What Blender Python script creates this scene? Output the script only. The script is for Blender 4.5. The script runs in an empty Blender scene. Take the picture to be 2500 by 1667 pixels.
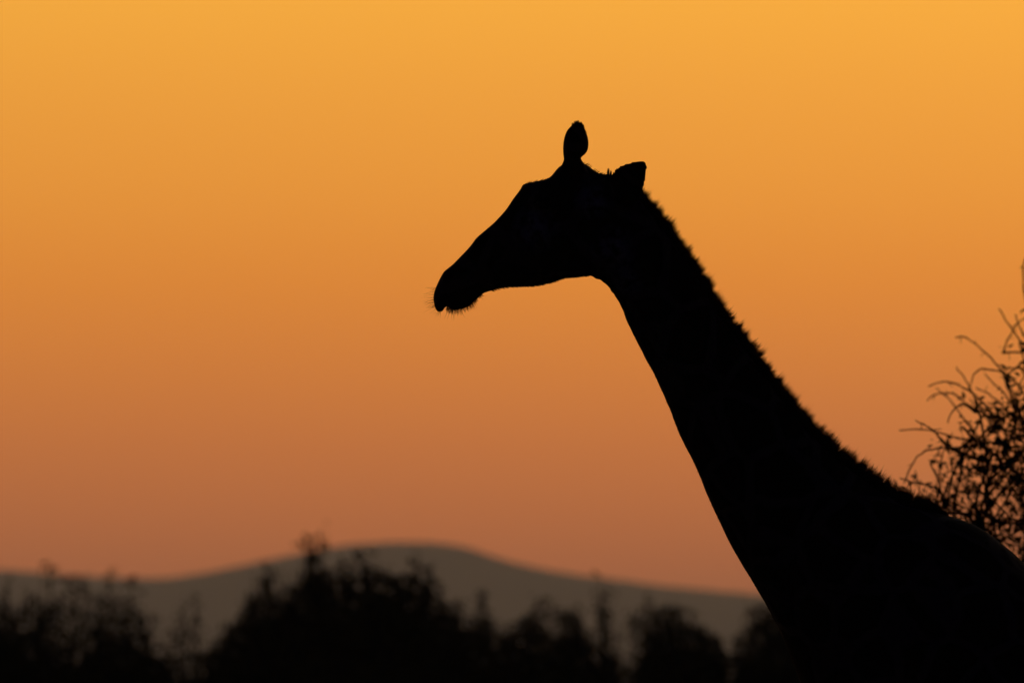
import bpy, bmesh, math, random
import numpy as np
from mathutils import Vector, noise

random.seed(7); rng = np.random.default_rng(7)
scene = bpy.context.scene
COL = scene.collection

# ------------------------------------------------------------------ camera
CAM_H = 1.9                       # lens height above the plain (m)
GD = 40.0                         # distance of the giraffe (m)
FPX = 900.0 * GD                  # focal length in photo pixels: 900 px per metre at the giraffe
PITCH = math.atan((1973 - 833.5) / FPX)
cam_d = bpy.data.cameras.new('camera'); cam = bpy.data.objects.new('camera', cam_d); COL.objects.link(cam)
cam.location = (0, 0, CAM_H); cam.rotation_euler = (math.pi / 2 + PITCH, 0, 0)
cam_d.sensor_width = 36; cam_d.lens = 36 * FPX / 2500
cam_d.clip_start = 0.5; cam_d.clip_end = 90000
cam_d.dof.use_dof = True; cam_d.dof.focus_distance = GD
cam_d.dof.aperture_fstop = cam_d.lens / 42.0      # entrance pupil of 42 mm
cam_d.dof.aperture_blades = 0
scene.camera = cam

# ------------------------------------------------------------------ sky: dusk, sun below the hills
SUN_AZ = 8.0                      # degrees right of the viewing direction (+Y)
world = bpy.data.worlds.new('World'); scene.world = world; world.use_nodes = True
nt = world.node_tree; nt.nodes.clear()
N = nt.nodes.new; L = nt.links.new
def m(op, a, b=None, c=None):
    n = N('ShaderNodeMath'); n.operation = op
    for i, v in enumerate((a, b, c)):
        if v is None: continue
        if isinstance(v, (int, float)): n.inputs[i].default_value = v
        else: L(v, n.inputs[i])
    return n.outputs[0]
def lin(c):
    return tuple(((v / 255) / 12.92 if v / 255 <= .04045 else ((v / 255 + .055) / 1.055) ** 2.4) for v in c)
tc = N('ShaderNodeTexCoord'); sep = N('ShaderNodeSeparateXYZ'); L(tc.outputs['Generated'], sep.inputs[0])
elev = m('MULTIPLY', m('ARCSINE', sep.outputs[2]), 180 / math.pi)
hl = m('SQRT', m('MAXIMUM', m('SUBTRACT', 1.0, m('MULTIPLY', sep.outputs[2], sep.outputs[2])), 1e-6))
sa = math.radians(SUN_AZ)
caz = m('DIVIDE', m('ADD', m('MULTIPLY', sep.outputs[0], math.sin(sa)), m('MULTIPLY', sep.outputs[1], math.cos(sa))), hl)
azf = m('POWER', m('MAXIMUM', m('MULTIPLY_ADD', caz, .5, .5), 0.0), 13.0)
EMAX = 40.0
ramp = N('ShaderNodeValToRGB'); L(m('DIVIDE', elev, EMAX), ramp.inputs[0])
SKY = [  # elevation in degrees, colour (sRGB), multiplier: dull red at the horizon, amber, pale gold, then night blue
    (0.0, (222.1, 111.5, 64.0), 1.0),
    (0.6, (240.6, 124.9, 66.2), 1.0),
    (0.95, (254.9, 133.9, 66.9), 1.05),
    (1.4, (255.0, 140.0, 57.3), 1.135),
    (1.7, (255.0, 144.8, 48.8), 1.204),
    (2.05, (255.0, 150.6, 39.7), 1.283),
    (2.4, (255.0, 160.6, 44.0), 1.323),
    (2.75, (255.0, 167.2, 46.6), 1.337),
    (3.1, (255.0, 173.6, 46.8), 1.378),
    (4.2, (255.0, 185.8, 62.4), 1.47),
    (6.5, (255.0, 199.5, 112.6), 1.351),
    (10, (237.6, 209.4, 158.1), 1.0),
    (16, (149.6, 152.1, 139.5), 1.0),
    (26, (61.6, 72.1, 78.5), 1.0),
    (38, (6.3, 8.5, 9.1), 1.0)]
cr = ramp.color_ramp; cr.interpolation = 'LINEAR'
while len(cr.elements) < len(SKY): cr.elements.new(.5)
for e, (el, c, k) in zip(cr.elements, SKY):
    e.position = el / EMAX; e.color = (*[v * k for v in lin(c)], 1)
cr.elements[len(SKY) - 1].color = (0.0005, 0.0007, 0.001, 1)
nishita = N('ShaderNodeTexSky'); nishita.sky_type = 'NISHITA'; nishita.sun_disc = False
nishita.sun_elevation = math.radians(-2.9); nishita.sun_rotation = sa; nishita.dust_density = 1.0; nishita.ozone_density = 6.0
bg1 = N('ShaderNodeBackground'); L(nishita.outputs[0], bg1.inputs[0]); bg1.inputs[1].default_value = 0.15
bg2 = N('ShaderNodeBackground'); L(ramp.outputs[0], bg2.inputs[0]); L(azf, bg2.inputs[1])
addn = N('ShaderNodeAddShader'); L(bg1.outputs[0], addn.inputs[0]); L(bg2.outputs[0], addn.inputs[1])
wout = N('ShaderNodeOutputWorld'); L(addn.outputs[0], wout.inputs[0])
world.cycles.sampling_method = 'MANUAL'; world.cycles.sample_map_resolution = 2048

vs = scene.view_settings
vs.view_transform = 'Standard'; vs.look = 'None'; vs.exposure = 0; vs.gamma = 1; vs.use_curve_mapping = False
scene.cycles.use_denoising = True; scene.cycles.denoising_input_passes = 'RGB_ALBEDO_NORMAL'
scene.cycles.use_adaptive_sampling = False
scene.cycles.max_bounces = 6; scene.cycles.volume_bounces = 0
scene.cycles.sample_clamp_indirect = 2.0

# ------------------------------------------------------------------ helpers
CP, SP = math.cos(PITCH), math.sin(PITCH)
def P(px, py, Y):
    """point at depth Y on the ray of photo pixel (px, py)"""
    x, z = (px - 1250) / FPX, (833.5 - py) / FPX
    dy, dz = CP - z * SP, SP + z * CP
    t = Y / dy
    return Vector((x * t, Y, CAM_H + dz * t))
def tagd(o, label=None, cat=None, group=None, kind=None):
    if label: o['label'] = label
    if cat: o['category'] = cat
    if group: o['group'] = group
    if kind: o['kind'] = kind
    return o
def empty(name, loc):
    o = bpy.data.objects.new(name, None); COL.objects.link(o); o.location = loc; o.empty_display_size = .2
    return o
def mesh_obj(name, v, f, mat, parent=None, smooth=False):
    me = bpy.data.meshes.new(name)
    me.from_pydata(v if isinstance(v, list) else v.tolist(), [], f if isinstance(f, list) else f.tolist())
    me.update()
    if smooth: me.polygons.foreach_set('use_smooth', [True] * len(me.polygons))
    me.materials.append(mat)
    o = bpy.data.objects.new(name, me); COL.objects.link(o)
    if parent:
        o.parent = parent
        o.matrix_parent_inverse = parent.matrix_world.inverted() if False else __import__('mathutils').Matrix.Translation(-parent.location)
    return o
def mat(name, rough=.9):
    mt = bpy.data.materials.new(name); mt.use_nodes = True
    b = mt.node_tree.nodes['Principled BSDF']; b.inputs['Roughness'].default_value = rough
    b.inputs['Specular IOR Level'].default_value = .08
    return mt, mt.node_tree, b
def noise_mat(name, c1, c2, scale, detail=4, rough=.95, coord='Object'):
    mt, t, b = mat(name, rough)
    tcn = t.nodes.new('ShaderNodeTexCoord'); n = t.nodes.new('ShaderNodeTexNoise'); r = t.nodes.new('ShaderNodeValToRGB')
    n.inputs['Scale'].default_value = scale; n.inputs['Detail'].default_value = detail
    t.links.new(tcn.outputs[coord], n.inputs['Vector']); t.links.new(n.outputs['Fac'], r.inputs[0])
    r.color_ramp.elements[0].position = .35; r.color_ramp.elements[1].position = .65
    r.color_ramp.elements[0].color = (*c1, 1); r.color_ramp.elements[1].color = (*c2, 1)
    t.links.new(r.outputs[0], b.inputs['Base Color'])
    return mt
def catmull(pts, ts):
    """Catmull-Rom through rows of pts, at parameters ts (in row units)"""
    pts = np.asarray(pts, float); n = len(pts)
    ts = np.clip(np.asarray(ts, float), 0, n - 1 - 1e-9); i = ts.astype(int); u = (ts - i)[:, None]
    p0 = pts[np.clip(i - 1, 0, n - 1)]; p1 = pts[i]; p2 = pts[np.clip(i + 1, 0, n - 1)]; p3 = pts[np.clip(i + 2, 0, n - 1)]
    return .5 * (2 * p1 + (p2 - p0) * u + (2 * p0 - 5 * p1 + 4 * p2 - p3) * u ** 2 + (3 * p1 - p0 - 3 * p2 + p3) * u ** 3)
def rings_mesh(rings):
    """closed loft of rings (K x S x 3), capped with centre points"""
    R = np.asarray(rings, float); K, S = R.shape[:2]
    v = R.reshape(-1, 3).tolist(); f = []
    for k in range(K - 1):
        for s in range(S):
            a, b = k * S + s, k * S + (s + 1) % S
            f.append((a, b, b + S, a + S))
    v.append(R[0].mean(0).tolist()); v.append(R[-1].mean(0).tolist()); c0, c1 = K * S, K * S + 1
    for s in range(S):
        f.append((c0, (s + 1) % S, s)); f.append((c1, (K - 1) * S + s, (K - 1) * S + (s + 1) % S))
    return v, f
def tube(path, radii, S=12, sub=6):
    path = catmull(path, np.linspace(0, len(path) - 1, (len(path) - 1) * sub + 1))
    radii = catmull(np.asarray(radii, float).reshape(len(radii), -1), np.linspace(0, len(radii) - 1, len(path)))
    if radii.shape[1] == 1: radii = np.repeat(radii, 2, 1)
    rings = []
    for k, p in enumerate(path):
        d = path[min(k + 1, len(path) - 1)] - path[max(k - 1, 0)]; d /= np.linalg.norm(d) + 1e-9
        a = np.cross(d, (0, 1, 0) if abs(d[1]) < .9 else (1, 0, 0)); a /= np.linalg.norm(a); b = np.cross(d, a)
        th = np.linspace(0, 2 * math.pi, S, endpoint=False)[:, None]
        rings.append(p + np.cos(th) * a * radii[k, 0] + np.sin(th) * b * radii[k, 1])
    return rings_mesh(rings)
class Acc:
    def __init__(self): self.v, self.f = [], []
    def add(self, vf):
        o = len(self.v); self.v += [tuple(p) for p in vf[0]]; self.f += [tuple(i + o for i in q) for q in vf[1]]
def strands(roots, dirs, lens, rad, bend, K=4):
    """many tapered, curved three-sided hairs as one mesh; bend is added to the direction towards the tip"""
    roots = np.asarray(roots, float); n = len(roots)
    d = np.asarray(dirs, float); d /= np.linalg.norm(d, axis=1, keepdims=True)
    lens = np.broadcast_to(np.asarray(lens, float), n)[:, None]; rad = np.broadcast_to(np.asarray(rad, float), n)
    bend = np.broadcast_to(np.asarray(bend, float), (n, 3))
    a = np.cross(d, (0.31, 0.9, 0.17)); a /= np.linalg.norm(a, axis=1, keepdims=True); b = np.cross(d, a)
    V = np.empty((n, K * 3 + 1, 3))
    for k in range(K + 1):
        t = k / K
        c = roots + d * lens * t + bend * lens * t * t
        if k == K: V[:, -1] = c; break
        r = (rad * (1 - .75 * t))[:, None]
        for j in range(3):
            an = 2 * math.pi * j / 3
            V[:, k * 3 + j] = c + (a * math.cos(an) + b * math.sin(an)) * r
    F = []
    for k in range(K - 1):
        for j in range(3):
            q0, q1 = k * 3 + j, k * 3 + (j + 1) % 3
            F.append((q0, q1, q1 + 3)); F.append((q0, q1 + 3, q0 + 3))
    for j in range(3): F.append(((K - 1) * 3 + j, (K - 1) * 3 + (j + 1) % 3, K * 3))
    F = np.asarray(F)
    off = (np.arange(n) * (K * 3 + 1))[:, None, None]
    return V.reshape(-1, 3), (F[None] + off).reshape(-1, 3)

# ------------------------------------------------------------------ ground and hill
M_ground = noise_mat('dry_ground', (.06, .045, .028), (.11, .085, .05), .4, 8, coord='Object')
HY = 15000.0
def build_ground():
    S = 21000; n = 60
    xs = np.sign(np.linspace(-1, 1, n + 1)) * np.abs(np.linspace(-1, 1, n + 1)) ** 3 * S
    v = [(x, y, 0.0) for y in xs for x in xs]
    f = [(j * (n + 1) + i, j * (n + 1) + i + 1, (j + 1) * (n + 1) + i + 1, (j + 1) * (n + 1) + i) for j in range(n) for i in range(n)]
    tagd(mesh_obj('ground', v, f, M_ground), 'flat dusky savanna plain under the giraffe', kind='structure')
build_ground()
M_hill = noise_mat('hill_scrub', (.05, .045, .03), (.09, .08, .055), .004, 6)
RIDGE = [(-2500, 1480), (-1700, 1440), (-1000, 1452), (-500, 1405), (-250, 1388), (0, 1392), (150, 1403), (300, 1412), (420, 1411), (520, 1397), (640, 1371),
         (730, 1353), (850, 1332), (950, 1327), (1065, 1329), (1135, 1337), (1200, 1361), (1300, 1386), (1450, 1412), (1600, 1431), (1800, 1446), (2000, 1458),
         (2300, 1470), (2700, 1452), (3200, 1478), (4000, 1500), (5200, 1540)]
def build_hill():
    rx = [P(p, q, HY).x for p, q in RIDGE]; rz = [P(p, q, HY).z for p, q in RIDGE]
    nx, ny = 620, 26
    xs = np.linspace(rx[0], rx[-1], nx); base = np.interp(xs, rx, rz)
    k = np.ones(5) / 5; base[2:-2] = np.convolve(base, k, 'valid')
    base = base + np.array([1.6 * noise.fractal(Vector((x / 170, 7.7, 0)), .6, 2.2, 5) + .8 * max(0, noise.noise(Vector((x / 22, 1.1, 0)))) for x in xs])
    edge = np.clip(np.minimum(xs - xs[0], xs[-1] - xs) / 500, 0, 1)
    v = []
    for j in range(ny):
        u = j / (ny - 1) * 2 - 1                       # -1 front foot, 0 crest, 1 back foot
        prof = math.cos(u * math.pi / 2) ** 1.3 if abs(u) < 1 else 0
        for i, x in enumerate(xs):
            g = noise.fractal(Vector((x / 260, u * 3, 2.2)), .9, 2.1, 4) * 22 * prof * abs(u) ** .7
            v.append((x, HY + u * 1500, max(-3, base[i] * prof * edge[i] ** .5 + g - 3 * (1 - prof))))
    f = [(j * nx + i, j * nx + i + 1, (j + 1) * nx + i + 1, (j + 1) * nx + i) for j in range(ny - 1) for i in range(nx - 1)]
    tagd(mesh_obj('hill', v, f, M_hill, smooth=True), 'long low hazy hill beyond the bushes', kind='structure')
build_hill()

# ------------------------------------------------------------------ materials of the animal
def hide_material():
    mt, t, b = mat('giraffe_hide', .85)
    nd = t.nodes.new; ln = t.links.new
    tcn = nd('ShaderNodeTexCoord')
    nz = nd('ShaderNodeTexNoise'); nz.inputs['Scale'].default_value = 9; ln(tcn.outputs['Object'], nz.inputs['Vector'])
    mx = nd('ShaderNodeMix'); mx.data_type = 'VECTOR'; mx.inputs[0].default_value = .04
    ln(tcn.outputs['Object'], mx.inputs[4]); ln(nz.outputs['Color'], mx.inputs[5])
    vo = nd('ShaderNodeTexVoronoi'); vo.feature = 'DISTANCE_TO_EDGE'; vo.inputs['Scale'].default_value = 7.5; ln(mx.outputs[1], vo.inputs['Vector'])
    r = nd('ShaderNodeValToRGB'); ln(vo.outputs['Distance'], r.inputs[0])
    r.color_ramp.elements[0].position = .05; r.color_ramp.elements[0].color = (.22, .155, .09, 1)
    r.color_ramp.elements[1].position = .11; r.color_ramp.elements[1].color = (.07, .035, .014, 1)
    fz = nd('ShaderNodeTexNoise'); fz.inputs['Scale'].default_value = 160; fz.inputs['Detail'].default_value = 3; ln(tcn.outputs['Object'], fz.inputs['Vector'])
    bp = nd('ShaderNodeBump'); bp.inputs['Strength'].default_value = .4; bp.inputs['Distance'].default_value = .004
    ln(fz.outputs['Fac'], bp.inputs['Height']); ln(bp.outputs[0], b.inputs['Normal'])
    # whitish cheek, brow and jaw angle of the face
    gm = nd('ShaderNodeNewGeometry'); col = r.outputs[0]
    st = nd('ShaderNodeTexNoise'); st.inputs['Scale'].default_value = 34; st.inputs['Detail'].default_value = 3; ln(tcn.outputs['Object'], st.inputs['Vector'])
    for px, py, rad in ((1305, 560, .055), (1450, 490, .045), (1500, 610, .05), (1512, 690, .05)):
        q = P(px, py, GD)
        ds = nd('ShaderNodeVectorMath'); ds.operation = 'DISTANCE'; ds.inputs[1].default_value = (q.x, GD - .1, q.z); ln(gm.outputs['Position'], ds.inputs[0])
        mr = nd('ShaderNodeMapRange'); mr.inputs['From Min'].default_value = rad * 1.4; mr.inputs['From Max'].default_value = rad * .3; ln(ds.outputs['Value'], mr.inputs['Value'])
        mu = nd('ShaderNodeMath'); mu.operation = 'MULTIPLY'; ln(mr.outputs[0], mu.inputs[0]); sr = nd('ShaderNodeMapRange'); sr.inputs['From Min'].default_value = .38; sr.inputs['From Max'].default_value = .58; ln(st.outputs['Fac'], sr.inputs['Value']); ln(sr.outputs[0], mu.inputs[1])
        mc = nd('ShaderNodeMix'); mc.data_type = 'RGBA'; ln(mu.outputs[0], mc.inputs[0]); ln(col, mc.inputs[6]); mc.inputs[7].default_value = (.74, .72, .68, 1)
        col = mc.outputs[2]
    ln(col, b.inputs['Base Color'])
    return mt
M_hide = hide_material()
M_mane = noise_mat('mane_hair', (.035, .018, .008), (.07, .035, .014), 30)
M_black_hair = noise_mat('black_hair', (.008, .006, .005), (.02, .015, .01), 30)
M_hoof = noise_mat('hoof_horn', (.03, .022, .016), (.06, .045, .03), 12)
M_eye, _t, _b = mat('dark_eye', .15); _b.inputs['Base Color'].default_value = (.008, .005, .004, 1)

# ------------------------------------------------------------------ giraffe
# rows: lower outline x, y, upper outline x, y (photo pixels at the giraffe's plane), half-width in metres
SEC = [
    (1062, 750, 1058, 733, .012), (1065, 757, 1059, 717, .030), (1072, 762, 1066, 697, .042), (1081, 759, 1075, 678, .048), (1087, 748, 1082, 666, .052), (1091, 739, 1086, 661, .054),
    (1096, 752, 1092, 656, .056), (1108.5, 757, 1106, 645, .058), (1127.6, 754, 1125, 625.5, .058), (1146.7, 747, 1140, 610, .057), (1162.7, 732, 1152, 596, .057),
    (1178.6, 717, 1163, 581, .058), (1198, 710.3, 1185, 562, .061), (1223, 703.6, 1210, 540, .066), (1268, 700.3, 1236, 511, .074), (1297, 699.4, 1252, 487, .082),
    (1322, 696, 1265, 470, .090), (1351, 689, 1281, 450, .100), (1376, 680.4, 1310, 442.8, .108), (1402, 677.8, 1341, 434, .108), (1427.5, 675, 1366, 407, .102),
    (1438, 672.4, 1398, 397, .098), (1449, 676, 1428, 401, .096), (1466, 684, 1459, 422, .094), (1480, 693, 1483, 427, .092), (1491, 706, 1512, 437, .090),
    (1500, 717, 1556, 467, .090), (1508, 728.5, 1592, 502, .092), (1517, 745.5, 1632, 551, .094), (1528, 773, 1672, 610, .096), (1541, 803, 1707, 659, .100),
    (1557, 834, 1742, 717, .104), (1580, 878.5, 1782, 779, .108), (1601, 918, 1815, 822, .112), (1638, 1001.5, 1877, 905, .120), (1661, 1059, 1918, 962, .128),
    (1703, 1145, 1980, 1039, .140), (1740, 1234.5, 2050, 1106, .156), (1797, 1349, 2140, 1180, .185), (1855, 1446, 2218, 1227, .215), (1915, 1560, 2300, 1252, .25),
    (1972, 1720, 2385, 1284, .29), (2010, 1900, 2460, 1338, .33), (2090, 2060, 2560, 1420, .36), (2350, 2150, 2760, 1520, .39), (2750, 2140, 2980, 1610, .38),
    (3080, 2080, 3170, 1690, .31), (3290, 1990, 3300, 1790, .20), (3345, 1900, 3345, 1850, .06)]
SEC = np.array(SEC, float)
# the traced upper neck line is the edge of the mane: the skin lies a little inside it
_in = np.interp(np.arange(len(SEC)), [25, 27, 37, 39, 40.5], [0, 15, 15, 9, 0])
SEC[:, 2] -= _in * .86; SEC[:, 3] += _in * .5
def px3(px, py, y=0.0):
    p = P(px, py, GD); return np.array((p.x, GD + y, p.z))
def build_giraffe():
    acc = Acc()
    # spine loft: muzzle to rump, following both outlines of the profile
    seg = np.hypot(*(np.diff(SEC[:, :2] / 2 + SEC[:, 2:4] / 2, axis=0)).T)
    ts = np.concatenate([np.linspace(i, i + 1, max(3, int(s / 7)), endpoint=False) for i, s in enumerate(seg)] + [[len(SEC) - 1]])
    rows = catmull(SEC, ts)
    S = 56; th = np.linspace(0, 2 * math.pi, S, endpoint=False)
    rings = []
    for k, (bx, by, tx, ty, w) in enumerate(rows):
        B, T = px3(bx, by), px3(tx, ty); t = ts[k]
        d = (T - B) / np.linalg.norm(T - B)
        # loose skin: shallow folds on the throat, faint unevenness down the front of the neck
        if 21.5 < t < 29: B = B + d * (-.0065 * (abs(math.sin(t * 3.3 + .6 * math.sin(t * 2.1))) - .5) * min(1, (t - 21.5)) * min(1, (29 - t) / 3)) 
        if 25 < t < 42: B = B - d * .002 + d * .0013 * noise.noise(Vector((t * 3.1, 5.5, 0)))
        mid, half = (T + B) / 2, (T - B) / 2
        c, s = np.cos(th), np.sin(th)
        head = np.clip((21 - t) / 6, 0, 1); low = np.clip((-c), 0, 1)
        ww = w * (1 - .18 * low * head)                       # jaw narrower than the cheeks
        e = 1.0 if t > 31 else .92
        ring = mid + np.outer(np.sign(c) * np.abs(c) ** e, half) + np.outer(np.sign(s) * np.abs(s) ** e * ww, (0, 1, 0))
        rings.append(ring)
    acc.add(rings_mesh(rings))
    # brow ridges, nostril wings, cheeks
    def ball(c, r, q=(1, 1, 1)):
        bm = bmesh.new(); bmesh.ops.create_uvsphere(bm, u_segments=20, v_segments=12, radius=1)
        v = [(c[0] + p.co.x * r * q[0], c[1] + p.co.y * r * q[1], c[2] + p.co.z * r * q[2]) for p in bm.verts]
        f = [tuple(x.index for x in fc.verts) for fc in bm.faces]; bm.free(); acc.add((v, f))
    for s in (-1, 1):
        ball(px3(1330, 497, s * .088), .034, (1.4, .75, .8))
        ball(px3(1098, 690, s * .046), .020, (1, .6, 1.3))
        ball(px3(1430, 610, s * .075), .06, (1, .45, 1))
    ball(px3(1284, 457), .010, (1.2, 1.6, 1))
    # ossicones: skin-covered horns with a swollen end
    OSS = np.array([(1362, 425, 1436, 425, .034), (1371, 405, 1427, 404, .027), (1376.5, 392, 1419.5, 393, .023), (1376, 382, 1417.5, 384, .022), (1375, 372, 1428, 375, .024),
                    (1374.5, 362, 1435.5, 364, .026), (1375.5, 349, 1436.5, 348, .026), (1378.5, 335, 1433, 333, .024), (1384, 322, 1427, 319, .021), (1391, 314, 1424, 312, .017), (1398, 307, 1421, 308, .012), (1403, 302.5, 1416, 304, .007), (1407, 300, 1412, 301, .003)], float)
    for s, dy in ((-1, -.052), (1, .052)):
        rr = []
        for lx, ly, qx, qy, w in catmull(OSS, np.linspace(0, len(OSS) - 1, 44)):
            lean = dy + s * (425 - ly) / 900 * .18
            A, B = px3(lx, ly, lean), px3(qx, qy, lean)
            rr.append((A + B) / 2 + np.outer(np.cos(th), (B - A) / 2) + np.outer(np.sin(th) * w, (0, 1, 0)))
        acc.add(rings_mesh(rr))
    # ears: cupped leaves pointing back and out
    EAR = np.array([(1470, 440, 1530, 515, .055, .016), (1490, 430, 1556, 498, .085, .014), (1500, 418, 1566, 478, .11, .011), (1511, 411, 1570.5, 464, .135, .009), (1528, 405.5, 1574, 449, .16, .008),
                    (1547, 402, 1577, 430, .18, .007), (1559, 399.8, 1578, 419, .193, .0065), (1566, 400, 1577.5, 411, .20, .006), (1570.5, 402, 1575, 406.5, .203, .005)], float)
    for s in (-1, 1):
        rr = []
        for lx, ly, qx, qy, y, w in catmull(EAR, np.linspace(0, len(EAR) - 1, 40)):
            A, B = px3(lx, ly, s * y), px3(qx, qy, s * y); c, sn = np.cos(th), np.sin(th)
            cup = np.linalg.norm(B - A) * .22 * (1 - c * c)
            rr.append((A + B) / 2 + np.outer(c, (B - A) / 2) + np.outer(sn * w - s * (-cup), (0, 1, 0)))
        acc.add(rings_mesh(rr))
    # legs: shoulder, elbow, knee (carpus), cannon, fetlock / hip, stifle, hock, cannon, fetlock
    zb = 0.0
    for s, dx in ((-1, -.05), (1, .10)):
        x = P(2190, 0, GD).x + dx; y = GD + s * .19
        acc.add(tube([(x + .12, y + s * .02, 2.15), (x + .06, y + s * .03, 1.85), (x + .05, y, 1.62), (x + .03, y, 1.3), (x, y, .98), (x - .005, y, .92), (x, y, .84), (x + .01, y, .5), (x + .01, y, .22), (x + .005, y, .16), (x - .03, y, .07)],
                     [(.12, .26), (.12, .22), (.10, .13), (.075, .09), (.065, .072), (.066, .07), (.052, .056), (.04, .042), (.04, .042), (.052, .052), (.046, .046)], 20))
    for s, dx in ((-1, .02), (1, -.16)):
        x = P(3190, 0, GD).x + dx; y = GD + s * .18
        acc.add(tube([(x - .02, y - s * .02, 2.0), (x - .10, y + s * .02, 1.75), (x - .14, y + s * .02, 1.5), (x - .03, y, 1.2), (x + .09, y, .98), (x + .11, y, .90), (x + .08, y, .78), (x + .05, y, .5), (x + .03, y, .22), (x + .02, y, .16), (x - .02, y, .07)],
                     [(.16, .30), (.15, .28), (.12, .2), (.075, .11), (.06, .075), (.062, .07), (.05, .055), (.042, .044), (.04, .042), (.052, .052), (.046, .046)], 20))
    tx, tz = P(3325, 1840, GD).x, P(3325, 1840, GD).z
    acc.add(tube([(tx - .08, GD, tz + .06), (tx + .03, GD, tz - .05), (tx + .06, GD, tz - .35), (tx + .055, GD, tz - .85)], [.045, .034, .022, .014], 12))
    root = empty('giraffe', (P(2500, 0, GD).x, GD, 0))
    tagd(root, 'black giraffe silhouette in profile with bristly mane and tufted horns against orange sky', 'giraffe')
    body = mesh_obj('body', acc.v, acc.f, M_hide, root)
    rm = body.modifiers.new('skin', 'REMESH'); rm.mode = 'VOXEL'; rm.voxel_size = .0045; rm.use_smooth_shade = True
    sm = body.modifiers.new('soft', 'SMOOTH'); sm.factor = .5; sm.iterations = 2
    dg = bpy.context.evaluated_depsgraph_get()
    me = bpy.data.meshes.new_from_object(body.evaluated_get(dg)); body.modifiers.clear()
    old = body.data; body.data = me; bpy.data.meshes.remove(old)
    me.polygons.foreach_set('use_smooth', [True] * len(me.polygons))
    if not me.materials: me.materials.append(M_hide)
    # eyes with lids' lashes, hooves, tail tuft
    for s in (-1, 1):
        c = px3(1330, 500, s * .108); bm = bmesh.new(); bmesh.ops.create_uvsphere(bm, u_segments=20, v_segments=14, radius=.019)
        v = [(p.co.x + c[0], p.co.y + c[1], p.co.z + c[2]) for p in bm.verts]; f = [tuple(q.index for q in fc.verts) for fc in bm.faces]; bm.free()
        mesh_obj('eye', v, f, M_eye, root, True)
        n = 60; a = rng.uniform(-.5, math.pi + .3, n)
        rt = np.array([px3(1330, 500, s * .118)] * n) + np.c_[np.cos(a) * .022, np.zeros(n), np.sin(a) * .014]
        mesh_obj('eyelashes', *strands(rt, np.c_[np.cos(a) * .5 - .2, np.full(n, s * 1.), np.sin(a) * .3 - .2], rng.uniform(.02, .035, n), .0006, (0, 0, -.3)), M_black_hair, root)
    def hoof(x, y):
        a2 = Acc()
        for q in (-1, 1):
            a2.add(tube([(x - .10, y + q * .034, .028), (x - .06, y + q * .036, .05), (x, y + q * .034, .065), (x + .06, y + q * .03, .05)], [(.026, .024), (.05, .032), (.062, .036), (.045, .03)], 12))
        v = np.array(a2.v); v[:, 2] = np.maximum(v[:, 2], 0.0)
        mesh_obj('hoof', v.tolist(), a2.f, M_hoof, root, True)
    for s, dx in ((-1, -.05), (1, .10)): hoof(P(2190, 0, GD).x + dx - .02, GD + s * .19)
    for s, dx in ((-1, .02), (1, -.16)): hoof(P(3190, 0, GD).x + dx - .01, GD + s * .18)
    n = 900
    rt = np.array((tx + .055, GD, tz - .85)) + rng.normal(0, .008, (n, 3)) + np.c_[np.zeros(n), np.zeros(n), rng.uniform(0, .12, n)]
    mesh_obj('tail_tuft', *strands(rt, np.c_[rng.normal(0, .10, n), rng.normal(0, .10, n), -np.ones(n)], rng.uniform(.35, .6, n), .0012, (.03, 0, 0)), M_black_hair, root)

    # ---- mane: upright clumped hair from the poll to the withers
    t0, t1 = 25.6, 40.2
    tt = np.linspace(t0, t1, 600); top = catmull(SEC, tt)[:, 2:4]
    arc = np.concatenate([[0], np.cumsum(np.hypot(*np.diff(top, axis=0).T))])
    def onarc(a):
        return np.c_[np.interp(a, arc, top[:, 0]), np.interp(a, arc, top[:, 1])]
    LEN = arc[-1]
    nh = 34000
    lk = np.cumsum(rng.gamma(2.2, 14, 80) + 8); lk = np.concatenate([[0], lk[lk < LEN - 10], [LEN]])   # uneven locks
    lk_amp = rng.uniform(.15, 1.0, len(lk))
    cl = np.sort(rng.uniform(-10, LEN + 10, 330))                 # fine wisps inside the locks
    a = rng.uniform(0, LEN, nh)
    near = cl[np.argmin(np.abs(a[:, None] - cl[None]), axis=1)]
    p = onarc(a); p2 = onarc(np.minimum(a + 8, LEN)); p1 = onarc(np.maximum(a - 8, 0))
    tg = p2 - p1; tg /= np.linalg.norm(tg, axis=1, keepdims=True)
    nrm = np.c_[tg[:, 1], -tg[:, 0]]                             # outward in image (right, up)
    k = np.clip(np.searchsorted(lk, a) - 1, 0, len(lk) - 2)
    ph = (a - lk[k]) / (lk[k + 1] - lk[k] + 1e-6)                 # 0..1 along one lock
    saw = 1 + .44 * lk_amp[k] * (ph ** 1.2 - .55 - .5 * np.clip((ph - .85) / .15, 0, 1))
    u = a / LEN
    base_len = np.interp(u, [0, .04, .5, .85, .95, 1], [19, 27, 28, 36, 32, 6])
    lockl = 1 + .30 * np.array([noise.noise(Vector((c * .21, 1.7, 0))) for c in near])
    ln = base_len * saw * lockl * (.38 + .95 * rng.beta(1.8, 2.6, nh))
    lean = np.interp(u, [0, .3, .65, .8, 1], [.62, .62, .50, .15, -.15])
    conv = np.clip((near - a) / 8, -1, 1) * .22                   # hairs of a wisp draw together
    dpx = nrm + tg * (lean + conv + rng.normal(0, .13, nh))[:, None]
    yoff = rng.normal(0, .011, nh)
    rootpx = p - nrm * (6 + np.abs(yoff)[:, None] * 250)
    roots = np.array([px3(q[0], q[1], y) for q, y in zip(rootpx, yoff)])
    dirs = np.c_[dpx[:, 0], rng.normal(0, .10, nh) + yoff * 5, -dpx[:, 1]]
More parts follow.
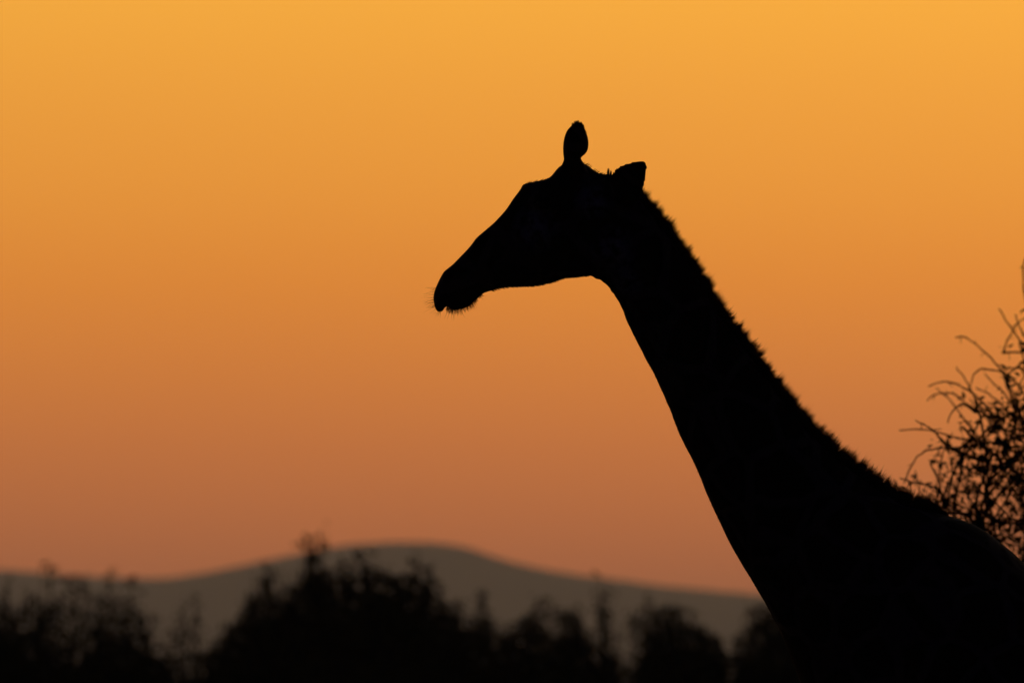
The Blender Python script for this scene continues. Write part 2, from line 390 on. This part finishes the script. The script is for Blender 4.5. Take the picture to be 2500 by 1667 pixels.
    bend = np.c_[np.full(nh, .06), rng.normal(0, .06, nh), np.interp(u, [0, .6, .85, 1], [.42, .38, .15, .05]) + rng.normal(0, .12, nh)]
    mesh_obj('mane', *strands(roots, dirs, (ln + 6 + np.abs(yoff) * 250) / 900 * .95, rng.uniform(.00045, .0009, nh), bend, 4), M_mane, root)
    # one stray long hair
    # ---- ossicone tufts
    for s, dy in ((-1, -.052), (1, .052)):
        n = 1300; tq = rng.uniform(4.2, 9.6, n); o = catmull(OSS, tq); an = rng.uniform(-1, 1, n) * np.interp(tq, [4, 6.5, 8], [1.25, 1.4, 1.9])
        lean = dy + s * (425 - o[:, 1]) / 900 * .18
        mid = (o[:, :2] + o[:, 2:4]) / 2; hw = (o[:, 2] - o[:, 0]) / 2
        rt = np.array([px3(q[0] + h * math.cos(z) * .85, q[1], l + w * math.sin(z) * .85) for q, h, z, l, w in zip(mid, hw, an, lean, o[:, 4])])
        up = np.interp(tq, [4, 7, 10], [1.6, 2.4, 2.2])
        d = np.c_[np.cos(an) * .8 * np.interp(tq, [4, 7, 9.5], [1, .6, -.25]) + rng.normal(0, .2, n), np.sin(an) * .7, up]
        mesh_obj('ossicone_tuft', *strands(rt, d, rng.uniform(.006, .015, n) * np.interp(tq, [4, 8, 9.6], [1.1, 1, .6]), rng.uniform(.0005, .0009, n), (-.10, 0, .1)), M_black_hair, root)
        n = 260; pc = rng.integers(0, 5, n); bx = np.array((1399, 1405, 1410, 1416, 1422))[pc]; by = np.array((309, 304, 303, 306, 312))[pc]
        rt = np.array([px3(x_ + z1, y_ + 3, dy + s * .024 + z2 * .004) for x_, y_, z1, z2 in zip(bx, by, rng.normal(0, 1.6, n), rng.normal(0, 1, n))])
        mesh_obj('ossicone_tip_hair', *strands(rt, np.c_[(bx - 1409) * .012 + rng.normal(0, .12, n), rng.normal(0, .15, n), np.ones(n)], rng.uniform(.004, .0115, n), .0007, (-.05, 0, 0)), M_black_hair, root)
    # ---- small poll tuft, whiskers, chin hair
    n = 120; q = rng.choice((-.9, .9), n, p=(.65, .35)) + rng.normal(0, .35, n)
    rt = np.array([px3(1488 + 3.2 * z, 432, y) for z, y in zip(q, rng.normal(0, .006, n))])
    mesh_obj('poll_tuft', *strands(rt, np.c_[-.04 + q * .03 + rng.normal(0, .05, n), rng.normal(0, .1, n), np.ones(n)], np.clip(np.where(q < 0, .025, .019) * rng.uniform(.5, 1.05, n), .006, .027), .0007, (.05, 0, 0)), M_mane, root)
    n = 42; e = rng.uniform(0, 1, n)
    lp = catmull([(1066, 697), (1059, 717), (1057, 735), (1059, 748), (1066, 758), (1074, 761)], e ** .8 * 5)
    rt = np.array([px3(a_ + 3, b_, y) for (a_, b_), y in zip(lp, rng.normal(0, .018, n))])
    ang = np.interp(e, [0, .6, 1], [.15, -.2, -1.5]) + rng.normal(0, .25, n)
    w1 = strands(rt, np.c_[-np.cos(ang), rng.normal(0, .3, n), np.sin(ang)], rng.uniform(.012, .038, n) * np.interp(e, [0, .7, 1], [1.0, 1.0, .45]), .0004, (0, 0, -.12))
    n = 300; e = rng.uniform(0, 1, n)
    lp = catmull([(1092, 752), (1100, 756), (1115, 756.5), (1135, 752), (1150, 745), (1163, 732), (1175, 720)], e * 6)
    ang = np.interp(e, [0, .35, 1], [-2.2, -1.55, -.5]) + rng.normal(0, .28, n)
    rt = np.array([px3(a_, b_ - 3, y) for (a_, b_), y in zip(lp, rng.normal(0, .018, n))])
    wl = rng.uniform(.006, .020, n) * np.interp(e, [0, .3, .6, .85, 1], [.7, 1.1, .8, .45, .5]); wl[:14] *= 2.1
    w2 = strands(rt, np.c_[np.cos(ang), rng.normal(0, .3, n), np.sin(ang)], wl, .00055, (.08, 0, -.1))
    tagd(mesh_obj('whiskers', np.concatenate([w1[0], w2[0]]), np.concatenate([w1[1], w2[1] + len(w1[0])]), M_black_hair, root), kind='stuff')
    # ---- short coat standing off the skin along jaw, neck and back
    n = 16000; tq = rng.uniform(12, 45, n); o = catmull(SEC, tq); an = rng.uniform(0, 2 * math.pi, n)
    mid = (o[:, :2] + o[:, 2:4]) / 2; hv = (o[:, 2:4] - o[:, :2]) / 2
    q = mid + hv * np.cos(an)[:, None] * .995
    rt = np.array([px3(z[0], z[1], w * math.sin(b_) * .99) for z, w, b_ in zip(q, o[:, 4], an)])
    hn = hv / np.linalg.norm(hv, axis=1, keepdims=True)
    ax = np.c_[-hn[:, 1], hn[:, 0]]                               # towards the rump
    dpx = hn * np.cos(an)[:, None] * .45 + ax * .9
    mesh_obj('coat_hair', *strands(rt, np.c_[dpx[:, 0], np.sin(an) * .45, -dpx[:, 1]], rng.uniform(.006, .012, n), .0006, (0, 0, 0), 2), M_mane, root)
    return root
build_giraffe()

# ------------------------------------------------------------------ vegetation
M_bark = noise_mat('bark', (.03, .024, .018), (.07, .055, .04), 20)
M_leaf = noise_mat('dry_leaf', (.030, .035, .014), (.060, .060, .025), 3)
M_leaf2 = noise_mat('dark_leaf', (.022, .026, .010), (.045, .042, .018), 3)
def leaf_mesh(c, size, r):
    """leaf-sized folded blades: four triangles each"""
    n = len(c); size = np.broadcast_to(size, n)
    d = r.normal(0, 1, (n, 3)); d /= np.linalg.norm(d, axis=1, keepdims=True)
    e = np.cross(d, r.normal(0, 1, (n, 3))); e /= np.linalg.norm(e, axis=1, keepdims=True); nn = np.cross(d, e)
    s = size[:, None]
    V = np.stack([c - d * s, c + e * s * .42 + nn * s * .15, c + d * s, c - e * s * .42 + nn * s * .15, c + d * s * .1], 1).reshape(-1, 3)
    F = (np.array([(0, 1, 4), (1, 2, 4), (2, 3, 4), (3, 0, 4)])[None] + (np.arange(n) * 5)[:, None, None]).reshape(-1, 3)
    return V, F
def wobble_path(a, b, r, amp, n=6, lift=0.0):
    a, b = np.asarray(a, float), np.asarray(b, float); t = np.linspace(0, 1, n)[:, None]
    p = a + (b - a) * t; p[:, 2] += lift * np.sin(t[:, 0] * math.pi)
    p[1:-1] += r.normal(0, amp, (n - 2, 3)); return p

# ---- the twiggy tree behind the giraffe's back
TD = 53.0
def z4(l): return [(2150 + x * .3188, 600 + y * .3188) for x, y in l]
def z3(l): return [(1900 + x * .3188, 950 + y * .3188) for x, y in l]
TW = [z4(l) for l in (
    [(570, 705), (640, 695), (720, 750), (800, 820), (870, 885), (930, 970), (990, 1080), (1050, 1230), (1110, 1400)],
    [(580, 930), (640, 1010), (685, 1090), (720, 1170), (790, 1280), (880, 1420), (960, 1560)],
    [(365, 1075), (450, 1045), (540, 1045), (620, 1080), (690, 1120), (800, 1220), (930, 1400)],
    [(730, 1090), (800, 1120), (890, 1180), (980, 1270), (1060, 1340), (1120, 1450)],
    [(355, 1185), (420, 1140), (500, 1130), (560, 1130), (640, 1190), (720, 1250), (830, 1310), (980, 1450)],
    [(430, 1090), (500, 1150), (580, 1240), (640, 1330), (700, 1400), (800, 1540)],
    [(515, 1355), (540, 1280), (590, 1230), (640, 1215), (760, 1300)],
    [(270, 1335), (340, 1375), (420, 1430), (500, 1530), (620, 1580), (780, 1640)],
    [(140, 1412), (260, 1405), (380, 1415), (470, 1440), (580, 1470), (700, 1490), (900, 1520), (1060, 1600)],
    [(690, 1060), (710, 990), (770, 945), (850, 950), (930, 970), (1000, 1000), (1110, 1150)],
    [(905, 480), (960, 570), (1010, 640), (1060, 720), (1110, 810), (1180, 1000)],
    [(1030, 530), (1060, 610), (1110, 710), (1180, 900)],
    [(1140, 535), (1040, 600), (1000, 670), (960, 750), (945, 815), (1010, 815), (1120, 820)],
    [(800, 980), (860, 1050), (930, 1110), (990, 1190), (1060, 1270), (1120, 1380)],
    [(1060, 740), (1075, 800), (1100, 900), (1130, 1100)],
    [(940, 1000), (970, 1080), (1010, 1180), (1060, 1290), (1110, 1420)],
    [(930, 920), (1000, 940), (1110, 945), (1200, 1040)],
    [(820, 1200), (900, 1240), (990, 1290), (1090, 1420)],
    [(610, 1380), (660, 1430), (720, 1500), (860, 1600)],
    [(1120, 60), (1092, 160), (1100, 330), (1130, 560), (1180, 900)])]
TW += [z3(l) for l in (
    [(965, 720), (1030, 570), (1090, 500), (1150, 465), (1250, 450), (1400, 445), (1650, 410), (1850, 460)],
    [(930, 680), (1010, 705), (1100, 725), (1200, 755), (1250, 790), (1290, 900)],
    [(1050, 620), (1065, 700), (1090, 790), (1150, 860), (1230, 960)],
    [(890, 690), (905, 740), (960, 790), (1060, 840), (1150, 900)],
    [(1290, 435), (1250, 530), (1235, 640), (1240, 750), (1265, 880), (1300, 1000)],
    [(1325, 580), (1335, 660), (1320, 750), (1290, 850), (1270, 960)],
    [(1380, 680), (1430, 760), (1490, 880), (1530, 1000)],
    [(1350, 560), (1420, 590), (1500, 610), (1620, 590), (1780, 620)],
    [(1600, 690), (1605, 800), (1600, 900), (1560, 1020)],
    [(1760, 700), (1700, 790), (1640, 880), (1580, 970), (1530, 1060), (1500, 1200)],
    [(1480, 720), (1560, 790), (1650, 860), (1800, 1000)],
    [(1200, 330), (1290, 430), (1400, 500), (1520, 540), (1700, 600)],
    [(1410, 280), (1470, 350), (1530, 420), (1640, 480)],
    [(1500, 910), (1600, 960), (1700, 1000), (1860, 1050)],
    [(1160, 560), (1200, 640), (1240, 740)])]
CLUMPS = z3([(1500, 600), (1420, 585), (1350, 570), (1250, 550), (1200, 475), (1490, 445), (1410, 285), (1262, 880), (1395, 640), (1365, 815), (1470, 915), (1540, 620), (1480, 610),
             (1600, 550), (1650, 600), (1580, 480), (1500, 390), (1250, 900), (1290, 850), (1330, 870), (1420, 860), (1040, 700), (1170, 750), (1110, 730), (1300, 430), (1480, 730),
             (1580, 200), (1700, 230), (1640, 180), (1760, 330), (1800, 300), (1700, 270), (1560, 590), (1730, 420)])
def build_thorn_tree():
    r = np.random.default_rng(21)
    base = np.array((P(2760, 0, TD).x, TD, 0.0))
    root = empty('thorn_tree', base)
    tagd(root, 'leafy thorn tree with long arching bare shoots behind the giraffe\'s back', 'tree')
    acc = Acc(); hub = []
    for i in range(7):                                            # several stems from the ground
        an = i * 2 * math.pi / 7 + .3; tip = base + np.array((math.cos(an) * .45, math.sin(an) * .45, 2.35 + .35 * r.random()))
        p = wobble_path(base + np.array((math.cos(an) * .06, math.sin(an) * .06, -.05)), tip, r, .03, 6)
        acc.add(tube(p, np.linspace(.05, .010, 6), 8, 3)); hub.append(tip)
        for _ in range(3):
            tp = tip + np.array((r.normal(0, .3), r.normal(0, .3), .25 + .3 * r.random()))
            acc.add(tube(wobble_path(tip, tp, r, .035, 6), np.linspace(.010, .004, 6), 6, 3)); hub.append(tp)
    mesh_obj('trunk', acc.v, acc.f, M_bark, root, True)
    hub = np.array(hub); tw = Acc(); lv = []
    centre = np.array(P(2640, 1290, TD))
    def twig(pts, ra, rb):
        n = len(pts); tw.add(tube(pts, np.linspace(ra, rb, n) * r.uniform(.85, 1.2, n), 5, 2))
    for l in TW:                                                  # shoots seen against the sky, tip first
        dy = r.uniform(.4, 2.6) if l[0][1] < 1010 else r.uniform(-2.8, .2)
        l = catmull(l, np.linspace(0, len(l) - 1, (len(l) - 1) * 3 + 1)); n = len(l)
        l = l + r.normal(0, .7, l.shape)                         # knuckled, not wire-smooth
        pts = [np.array(P(x, y, TD + dy * (1 - .5 * i / n))) for i, (x, y) in enumerate(l)]
        h = hub[np.argmin(np.linalg.norm(hub - pts[-1], axis=1))]
        pts += [pts[-1] * .5 + h * .5 + r.normal(0, .03, 3), h]
        twig(pts, .0024, .0046)
        for q in pts[max(2, n // 2):n]:
            if r.random() < .35:
                for _ in range(r.integers(1, 4)): lv.append(q + r.normal(0, .010, 3))
        for q in pts[2:n - 1]:                                     # short spurs and thorns
            if r.random() < .22:
                d = r.normal(0, 1, 3); twig([q + d / np.linalg.norm(d) * r.uniform(.012, .035), q], .0008, .0022)
    for x, y in CLUMPS:
        c = np.array(P(x, y, TD + r.uniform(-.2, .3)))
        for _ in range(r.integers(5, 12)): lv.append(c + r.normal(0, .014, 3))
    n_traced = len(lv)
    def outside(q, slack=0):
        px = 1250 + FPX * q[0] / q[1]; py = 1973 - (q[2] - CAM_H) * FPX / q[1]
        return px < np.interp(py, [600, 800, 900, 1000, 1060, 1100, 1180, 1250, 1500], [2600, 2530, 2450, 2400, 2360, 2340, 2290, 2260, 2260]) - slack
    # the rest of the crown: twigs and leaves round the stems
    for i in range(800):
        h = hub[r.integers(len(hub))]
        c = np.array((centre[0] + .20 + r.normal(0, .45), TD + r.normal(0, .8), centre[2] - .16 + r.normal(0, .34)))
        d = c - base; d[2] = 0
        e = c + np.array((-r.uniform(.05, .40), r.normal(0, .15), r.uniform(-.02, .45)))   # fanning up and out
        if c[0] > base[0]: e[0] = 2 * c[0] - e[0]
        n = 5; pts = wobble_path(c, e, r, .014, n, r.uniform(.0, .06))
        if any(outside(q, 20) for q in pts): continue
        twig(pts[::-1], .0010, .0026)
        m_ = r.integers(1, 7); t = r.uniform(0, 1, m_)
        lv += list(catmull(pts, t * (n - 1)) + r.normal(0, .012, (m_, 3)))
    for i in range(60):                                           # arching shoots all round the crown
        an = r.uniform(-1.7, 1.75)
        h = hub[r.integers(len(hub))]; R = r.uniform(.5, 1.0)
        e = h + np.array((math.cos(an) * R, math.sin(an) * R, r.uniform(.2, .9)))
        pts = wobble_path(h, e, r, .05, 6, r.uniform(.05, .3))[::-1]
        if not any(outside(q, 30) for q in pts): twig(pts, .0022, .005)
    # dense heart of the crown
    n = 5200
    c = np.array((centre[0] - .04, TD, centre[2] + .19)) + r.normal(0, 1, (n, 3)) * (.26, .45, .17)
    fld = np.array([noise.noise(Vector(q * 6.5)) for q in c])
    lv += list(c[fld > -.06])
    n = 2400
    c = np.array((centre[0] - .02, TD, centre[2] - .30)) + r.uniform(-1, 1, (n, 3)) * (.62, .5, .38)
    fld = np.array([noise.noise(Vector(q * 9)) for q in c])
    keep = (fld > .10) & (c[:, 2] < centre[2] + .25 + (c[:, 0] - centre[0]) * .75)
    lv += list(c[keep])
    lv = np.array([q for k, q in enumerate(lv) if k < n_traced or not outside(q)])
    tagd(mesh_obj('twigs', tw.v, tw.f, M_bark, root), kind='stuff')
    tagd(mesh_obj('leaves', *leaf_mesh(lv, r.uniform(.009, .021, len(lv)), r), M_leaf, root), kind='stuff')
build_thorn_tree()

# ---- blurred bushes between the giraffe and the hill
def build_bush(name, label, cx, Y, tips, fill, n_fill, seed, airy=1.0, leaf=.055, mt=None):
    """tips: (px, py) of upright shoots; fill: outline (px, py) of the dense crown; all at depth Y"""
    r = np.random.default_rng(seed)
    base = np.array((P(cx, 0, Y).x, Y, 0.0)); sc = FPX / Y
    root = empty(name, base); tagd(root, label, 'bush', 'bushes in front of the hill')
    st = Acc(); lv = []
    fx = [p for p, _ in fill]; fz = [P(p, q, Y).z for p, q in fill]
    wid = (max(fx) - min(fx)) / sc
    for k, (px, py) in enumerate(tips):
        dy = r.uniform(-.35, .35) * wid
        tip = np.array(P(px, py, Y)) + (0, dy, 0)
        foot = np.array((base[0] * .45 + tip[0] * .55 + r.normal(0, .06), base[1] * .5 + tip[1] * .5, -.05))
        fork = foot * .35 + tip * .65; fork[2] = tip[2] * .55; 
        mid = np.array((tip[0] * .9 + foot[0] * .1, tip[1], tip[2] * .78))
        pts = np.array([foot, foot * .6 + fork * .4, fork, mid, tip]); pts[1:4] += r.normal(0, .04, (3, 3))
        st.add(tube(pts, [.05, .04, .028, .018, .006], 6, 3))
        m_ = int(115 * airy); t = 2.2 + 1.72 * r.random(m_) ** .9
        c = catmull(pts, t); sp = np.interp(t, [2, 3.4, 4], [.16, .075, .045])[:, None]
        lv += list(c + r.normal(0, 1, (m_, 3)) * sp)
    w_ = (max(fx) - min(fx)) * .06; x0, x1 = min(fx) - w_, max(fx) + w_; szs = [1.0] * len(lv)
    C = np.c_[r.uniform(x0, x1, n_fill * 3), np.zeros(n_fill * 3), r.random(n_fill * 3)]
    out = []
    for px, _, u in C:
        ztop = np.interp(px, fx, fz) * min(1, .35 + .65 * min(px - x0, x1 - px) / (1.6 * w_)) ; z = ztop * (.12 + .88 * u ** .62)
        x = P(px, 0, Y).x; y = Y + r.normal(0, .28) * wid
        q = Vector((x * 1.7, y * .8 + seed, z * 1.7))
        edge = (ztop - z) / .7                                     # looser towards the outline
        if noise.noise(q) + noise.noise(q * 2.7) * .5 + min(edge, 1) * .55 * airy > (.12 if airy < .9 else -.06 if airy < 1.2 else -.14): out.append((x, y, z)); szs.append(.8 + 1.3 * min(1, max(0, (ztop - z) / .9)))
        szs = szs[:len(lv) + len(out)]
        if len(out) >= n_fill: break
    lv = np.array(lv + out)
    mesh_obj('trunk', st.v, st.f, M_bark, root, True)
    tagd(mesh_obj('crown', *leaf_mesh(lv, r.uniform(.6, 1.15, len(lv)) * leaf * .85 * np.array(szs), r), mt or M_leaf2, root), kind='stuff')
BUSHES = [
    ('airy_bush', 'wide loose bush of fine upright sprigs beyond the low sparse bush', 160, 172, [(15, 1410), (60, 1432), (120, 1372), (108, 1450), (150, 1452), (186, 1400), (215, 1418), (240, 1440), (268, 1384), (282, 1450), (300, 1462), (325, 1402), (345, 1480), (2, 1462), (-45, 1440), (-90, 1470), (370, 1490), (35, 1480)],
     [(-140, 1600), (-80, 1480), (0, 1466), (60, 1476), (110, 1460), (180, 1472), (240, 1456), (300, 1468), (350, 1500), (390, 1620)], 6000, 1, 1.0, .060, 'M_leaf'),
    ('low_bush', 'low sparse bush in the dip beside the tallest bush', 440, 168, [(440, 1482), (452, 1500), (475, 1440), (398, 1562), (470, 1535), (520, 1570), (500, 1590), (420, 1540), (365, 1570)],
     [(350, 1620), (390, 1585), (440, 1560), (480, 1572), (540, 1630)], 900, 2, .8, .055, 'M_leaf'),
    ('tall_bush', 'tallest dense black bush with two thin spires rising over the hill crest', 820, 158, [(520, 1565), (555, 1512), (575, 1530), (600, 1442), (625, 1432), (650, 1372), (655, 1400), (700, 1402), (712, 1430), (748, 1300), (782, 1302), (757, 1350), (765, 1365), (780, 1368), (832, 1355), (845, 1390), (862, 1375), (885, 1348), (900, 1370), (925, 1370), (945, 1380), (995, 1392), (1020, 1348), (1040, 1372), (1050, 1400), (1075, 1432), (1105, 1455), (1118, 1460), (970, 1405), (812, 1395)],
     [(490, 1640), (540, 1560), (590, 1500), (640, 1455), (700, 1440), (760, 1395), (830, 1405), (900, 1388), (960, 1400), (1010, 1405), (1050, 1430), (1100, 1478), (1150, 1560), (1170, 1640)], 12000, 3, 1.25, .062, 'M_leaf2'),
    ('slim_bush', 'slim upright bush just beside the tallest bush', 1175, 165, [(1175, 1436), (1182, 1460), (1160, 1490), (1195, 1500), (1212, 1530), (1140, 1500)],
     [(1110, 1560), (1150, 1520), (1180, 1500), (1215, 1525), (1250, 1600)], 1300, 4, 1.1, .055, 'M_leaf2'),
    ('round_bush', 'short rounded bush standing between two upright slim bushes', 1325, 170, [(1328, 1452), (1305, 1466), (1350, 1470), (1262, 1515), (1290, 1500), (1372, 1505), (1400, 1478), (1412, 1495), (1385, 1500), (1240, 1525)],
     [(1210, 1570), (1250, 1520), (1295, 1490), (1340, 1484), (1395, 1490), (1440, 1540), (1455, 1600)], 3600, 5, 1.0, .055, 'M_leaf2'),
    ('spire_bush', 'thin spire-like bush reaching just past the hill outline', 1470, 176, [(1466, 1402), (1470, 1452), (1480, 1462), (1490, 1492), (1458, 1490), (1440, 1540), (1505, 1535)],
     [(1425, 1600), (1455, 1545), (1475, 1525), (1495, 1545), (1520, 1590)], 500, 6, .6, .06, 'M_leaf2'),
    ('spreading_bush', 'wide spreading bush with flat loose top in front of the giraffe\'s neck', 1650, 170, [(1545, 1486), (1576, 1446), (1552, 1500), (1600, 1478), (1628, 1464), (1650, 1470), (1668, 1478), (1690, 1486), (1570, 1515), (1715, 1530), (1740, 1545), (1755, 1570), (1610, 1500)],
     [(1560, 1520), (1590, 1490), (1640, 1476), (1690, 1486), (1710, 1520), (1755, 1552), (1795, 1620)], 3400, 7, .95, .06, 'M_leaf'),
    ('chest_bush', 'dark bush half hidden behind the giraffe\'s chest', 1880, 166, [(1828, 1482), (1850, 1468), (1872, 1472), (1812, 1530), (1895, 1480), (1920, 1490), (1840, 1510), (1960, 1480), (1800, 1560), (1860, 1490), (1885, 1495)],
     [(1785, 1640), (1815, 1550), (1840, 1508), (1880, 1490), (1980, 1490), (2060, 1560)], 4200, 8, 1.25, .055, 'M_leaf2'),
    ('shrub', 'dense low shrub at the foot of the airy bush', 120, 142, [(-20, 1580), (40, 1600), (120, 1590), (200, 1610), (260, 1600), (80, 1612), (310, 1625)],
     [(-120, 1590), (0, 1566), (120, 1575), (220, 1580), (320, 1600), (420, 1615), (480, 1650)], 5000, 11, 1.3, .05, 'M_leaf2'),
    ('shrub', 'dense low shrub filling the dip before the tallest bush', 430, 144, [(380, 1600), (440, 1605), (500, 1600), (340, 1620), (560, 1580)],
     [(260, 1640), (350, 1610), (400, 1600), (460, 1598), (540, 1585), (640, 1610)], 6500, 12, 1.3, .05, 'M_leaf2'),
    ('shrub', 'dense low shrub in front of the slim and rounded bushes', 1250, 143, [(1120, 1530), (1190, 1550), (1250, 1545), (1320, 1540), (1390, 1550), (1430, 1565)],
     [(1040, 1580), (1140, 1535), (1240, 1545), (1340, 1540), (1430, 1555), (1490, 1600), (1560, 1640)], 5000, 13, 1.3, .05, 'M_leaf2'),
    ('shrub', 'dense low shrub below the wide spreading bush', 1640, 143, [(1500, 1640), (1580, 1600), (1640, 1585), (1700, 1590), (1750, 1620)],
     [(1480, 1660), (1560, 1600), (1640, 1575), (1720, 1580), (1790, 1615), (1830, 1660)], 3800, 14, 1.3, .05, 'M_leaf2'),
    ('shrub', 'dense low shrub beneath the bush at the giraffe\'s chest', 1930, 145, [(1840, 1600), (1900, 1570), (1960, 1560), (2020, 1580)],
     [(1760, 1660), (1830, 1600), (1900, 1560), (1960, 1540), (2080, 1560)], 3600, 15, 1.3, .05, 'M_leaf2')]
for nm, lb, cx, Y, tips, fill, nf, sd, airy, lf, mtn in BUSHES:
    build_bush(nm, lb, cx, Y, tips, fill, int(nf * 1.6), sd, airy, lf, globals()[mtn])

# ------------------------------------------------------------------ evening haze
def build_haze():
    hz = 330.0; S = 21500.0
    v = [(x, y, z) for z in (-5.0, hz) for y in (-S, S) for x in (-S, S)]
    f = [(0, 2, 3, 1), (4, 5, 7, 6), (0, 1, 5, 4), (2, 6, 7, 3), (0, 4, 6, 2), (1, 3, 7, 5)]
    mt = bpy.data.materials.new('evening_haze'); mt.use_nodes = True; t = mt.node_tree; t.nodes.clear()
    vol = t.nodes.new('ShaderNodeVolumePrincipled'); out = t.nodes.new('ShaderNodeOutputMaterial')
    vol.inputs['Color'].default_value = (.75, .80, 1.0, 1); vol.inputs['Density'].default_value = 6.6e-5; vol.inputs['Anisotropy'].default_value = .7
    t.links.new(vol.outputs[0], out.inputs['Volume'])
    tagd(mesh_obj('haze', v, f, mt), 'thin evening haze over the plain', kind='stuff')
build_haze()
